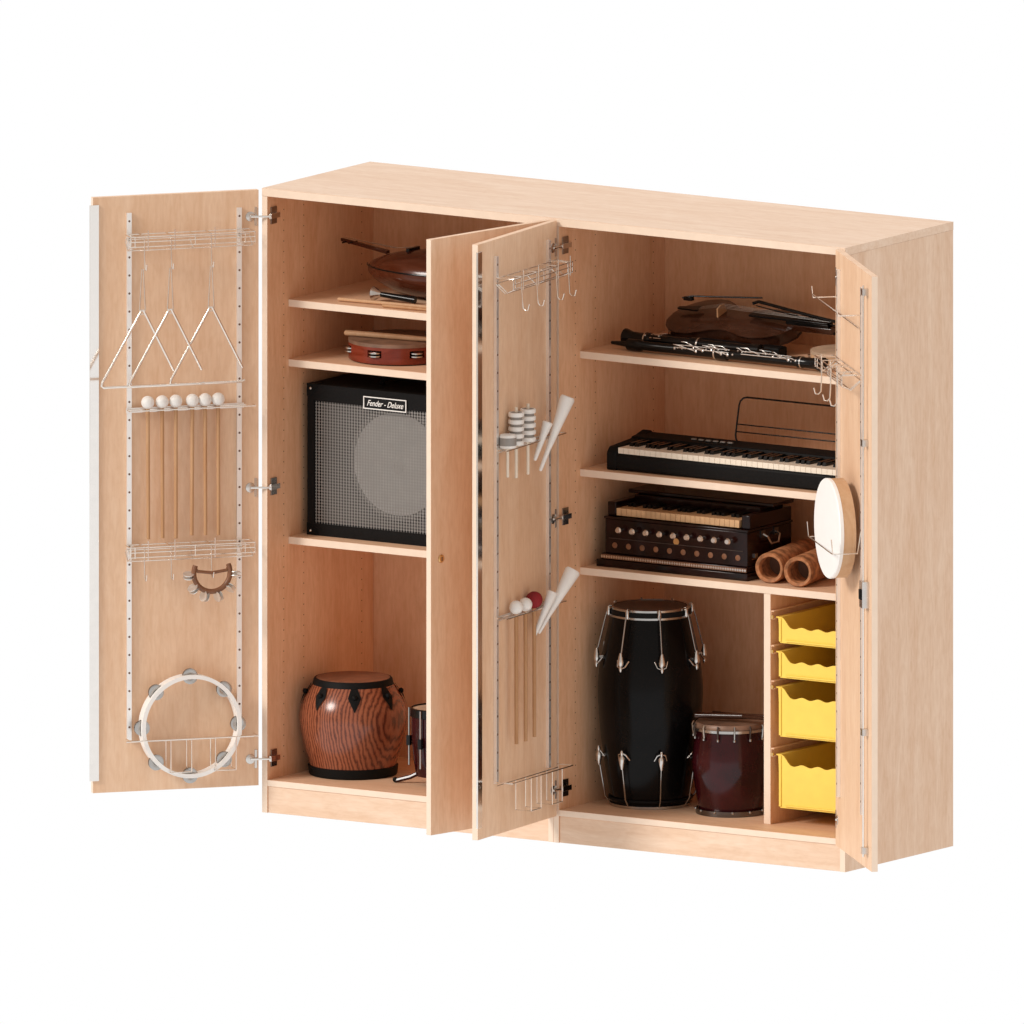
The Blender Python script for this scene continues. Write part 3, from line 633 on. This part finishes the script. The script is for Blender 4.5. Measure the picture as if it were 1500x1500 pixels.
for k in range(8):
    a=2*math.pi*k/8-2.35
    def Q(r,z,da=0): return (cx+math.cos(a+da)*r,cy+math.sin(a+da)*r,z0+z)
    b=B().tube([Q(11.9,60.6),Q(12.6,60.7),Q(13.1,59.6),Q(13.9,57.0),Q(16.0,48.5),Q(16.8,46)],.22,JING,8)
    b.lathe(Q(12.8,57.8),(0,0,1),[(.35,0),(.6,.4),(.6,2.2),(.3,2.8)],STEEL,10)
    b.lathe(Q(16.5,45.),(0,0,1),[(.5,-1.2),(.95,-.6),(1.05,0),(.8,1.4),(.35,3.0)],STEEL,12); b.cyl(Q(14.6,45.2),Q(16.8,45.2),.7,JING); b.lathe(Q(16.6,43.2),(0,0,1),[(.25,-1.0),(.5,-.4),(.5,.2),(.3,.8)],STEEL,10)
    b.tube([Q(15.2,45.4,-.13),Q(16.3,43.7,-.08),Q(16.4,43.1,0),Q(16.3,43.7,.08),Q(15.2,45.4,.13)],.22,STEEL,6)
    make('tension_lug',b,e)
    b=B().tube([Q(12.4,.8),Q(13.9,3),Q(15.6,13),Q(16.,15)],.22,JING,8).lathe(Q(15.8,15.4),(0,0,1),[(.35,-3.0),(.8,-1.4),(1.05,0),(.95,.6),(.5,1.2)],STEEL,12).cyl(Q(13.8,15.4),Q(16.1,15.4),.7,JING).lathe(Q(15.9,17.2),(0,0,1),[(.3,-.8),(.5,0),(.5,.5),(.25,1.0)],STEEL,10)
    b.tube([Q(14.6,15.2,-.13),Q(15.7,16.9,-.08),Q(15.8,17.4,0),Q(15.7,16.9,.08),Q(14.6,15.2,.13)],.22,STEEL,6)
    make('tension_lug',b,e)
# red drum
cx,cy=152.2,24.3
e=root('red_drum',(cx,cy,z0),'glossy dark red barrel drum with steel hoops and worn skin','drum')
sp2=smooth_prof([(9.2,0),(9.9,3),(11.0,9),(11.6,14),(11.5,18),(10.8,23),(10.0,27)])
make('drum_shell',B().lathe((cx,cy,z0),(0,0,1),sp2,MAROON,48),e)
make('drum_skin',B().lathe((cx,cy,z0+26.6),(0,0,1),[(10.3,-1.2),(10.9,-.2),(10.9,.5),(10.4,1.2),(10.2,1.1),(.01,1.2)],SKIND,48),e)
make('drum_hoop',B().arc((cx,cy,z0+26.),(1,0,0),(0,1,0),(0,0,1),10.7,11.3,-.5,.3,0,2*math.pi,JING,56),e)
make('drum_hoop',B().arc((cx,cy,z0+.02),(1,0,0),(0,1,0),(0,0,1),9.2,10.6,0,1.6,0,2*math.pi,RODM,56),e)
for k in range(14):
    a=2*math.pi*k/14
    def Q(r,z,da=0): return (cx+math.cos(a+da)*r,cy+math.sin(a+da)*r,z0+z)
    make('tension_hook',B().tube([Q(11.2,27.6),Q(11.6,26.8),Q(11.4,25),Q(11.2,23.6)],.28,LACE if k%2 else JING,6).ball(Q(11.3,23.4),.5,JING,8),e)
for k in range(12):
    a=2*math.pi*k/12+.1
    make('base_stud',B().ball((cx+math.cos(a)*10.6,cy+math.sin(a)*10.6,z0+1.3),.5,JING,8),e)
stick((142,20,z0+29.2),(170.5,25,z0+30.4),.9,DKW,'dark wooden drumstick resting on the red drum')
stick((144,27,z0+29.0),(171,18.5,z0+30.8),.8,DKW,'dark wooden drumstick resting on the red drum')

# ---------------------------------------------------------------- trays
tx0,tx1=175.6,206.4
for (zt,zb) in ((73.2,65.4),(62.7,54.8),(51.9,36.9),(31.4,15.2)):
    e=root('storage_tray',(191,33,zb),('shallow' if zt-zb<10 else 'deep')+' yellow plastic tray with scalloped front on cabinet runners','tray','yellow trays in the cabinet')
    y0=12.6; h=zt-zb; dip=min(3.0,h*.38)
    top=[(tx0+1.2,zt)]
    n=34
    for i in range(n+1):
        t=i/n; x=tx0+2.4+(tx1-tx0-4.8)*t
        env=min(1,t/.12,(1-t)/.12); env=env*env*(3-2*env)
        z=zt-dip*env+ .35*env*math.sin(t*math.pi*9)
        top.append((x,z))
    top.append((tx1-1.2,zt))
    pts=[(tx0+1.9,y0,zb)]+[(x,y0,z) for x,z in top]+[(tx1-1.9,y0,zb)]
    b=B().prism(pts,(0,.4,0),YEL)
    b.box(tx0+1.9,tx0+2.3,y0+.4,y0+42,zb+.3,zt-.35,YEL).box(tx1-2.3,tx1-1.9,y0+.4,y0+42,zb+.3,zt-.35,YEL).box(tx0+2.3,tx1-2.3,y0+41.6,y0+42,zb+.3,zt-.35,YEL).box(tx0+2.,tx1-2.,y0+.4,y0+42,zb,zb+.3,YEL)
    b.box(tx0+.3,tx0+2.3,y0+.2,y0+42.4,zt-.35,zt+.05,YEL).box(tx1-2.3,tx1-.3,y0+.2,y0+42.4,zt-.35,zt+.05,YEL).box(tx0+2.3,tx1-2.3,y0+41.9,y0+42.4,zt-.35,zt+.05,YEL)
    make('tray_body',b,e)
    make('label_lip',B().box(tx0+4,tx1-4,y0-.5,y0-.01,zb+.5,zb+1.,YEL).box(tx0+1.6,tx0+2.4,y0-.35,y0-.01,zb+.4,zt-.3,YEL),e,bevel=.1)
    for xa,xb,xc in ((174.62,175.7,174.62),(206.2,207.03,206.8)):
        rb=B().box(xa,xb,12,56,zt-.8,zt-.37,M_IH).box(xa,xb,12,56,zt+1.5,zt+1.9,M_IH).box(xc,xc+.2,12,56,zt-.37,zt+1.5,M_IH)
        make('tray_runner',rb,CAB)
        if xa<180: make('runner_clip',B().box(174.65,175.6,11.5,12,zt-.6,zt+.5,BRASS),CAB)
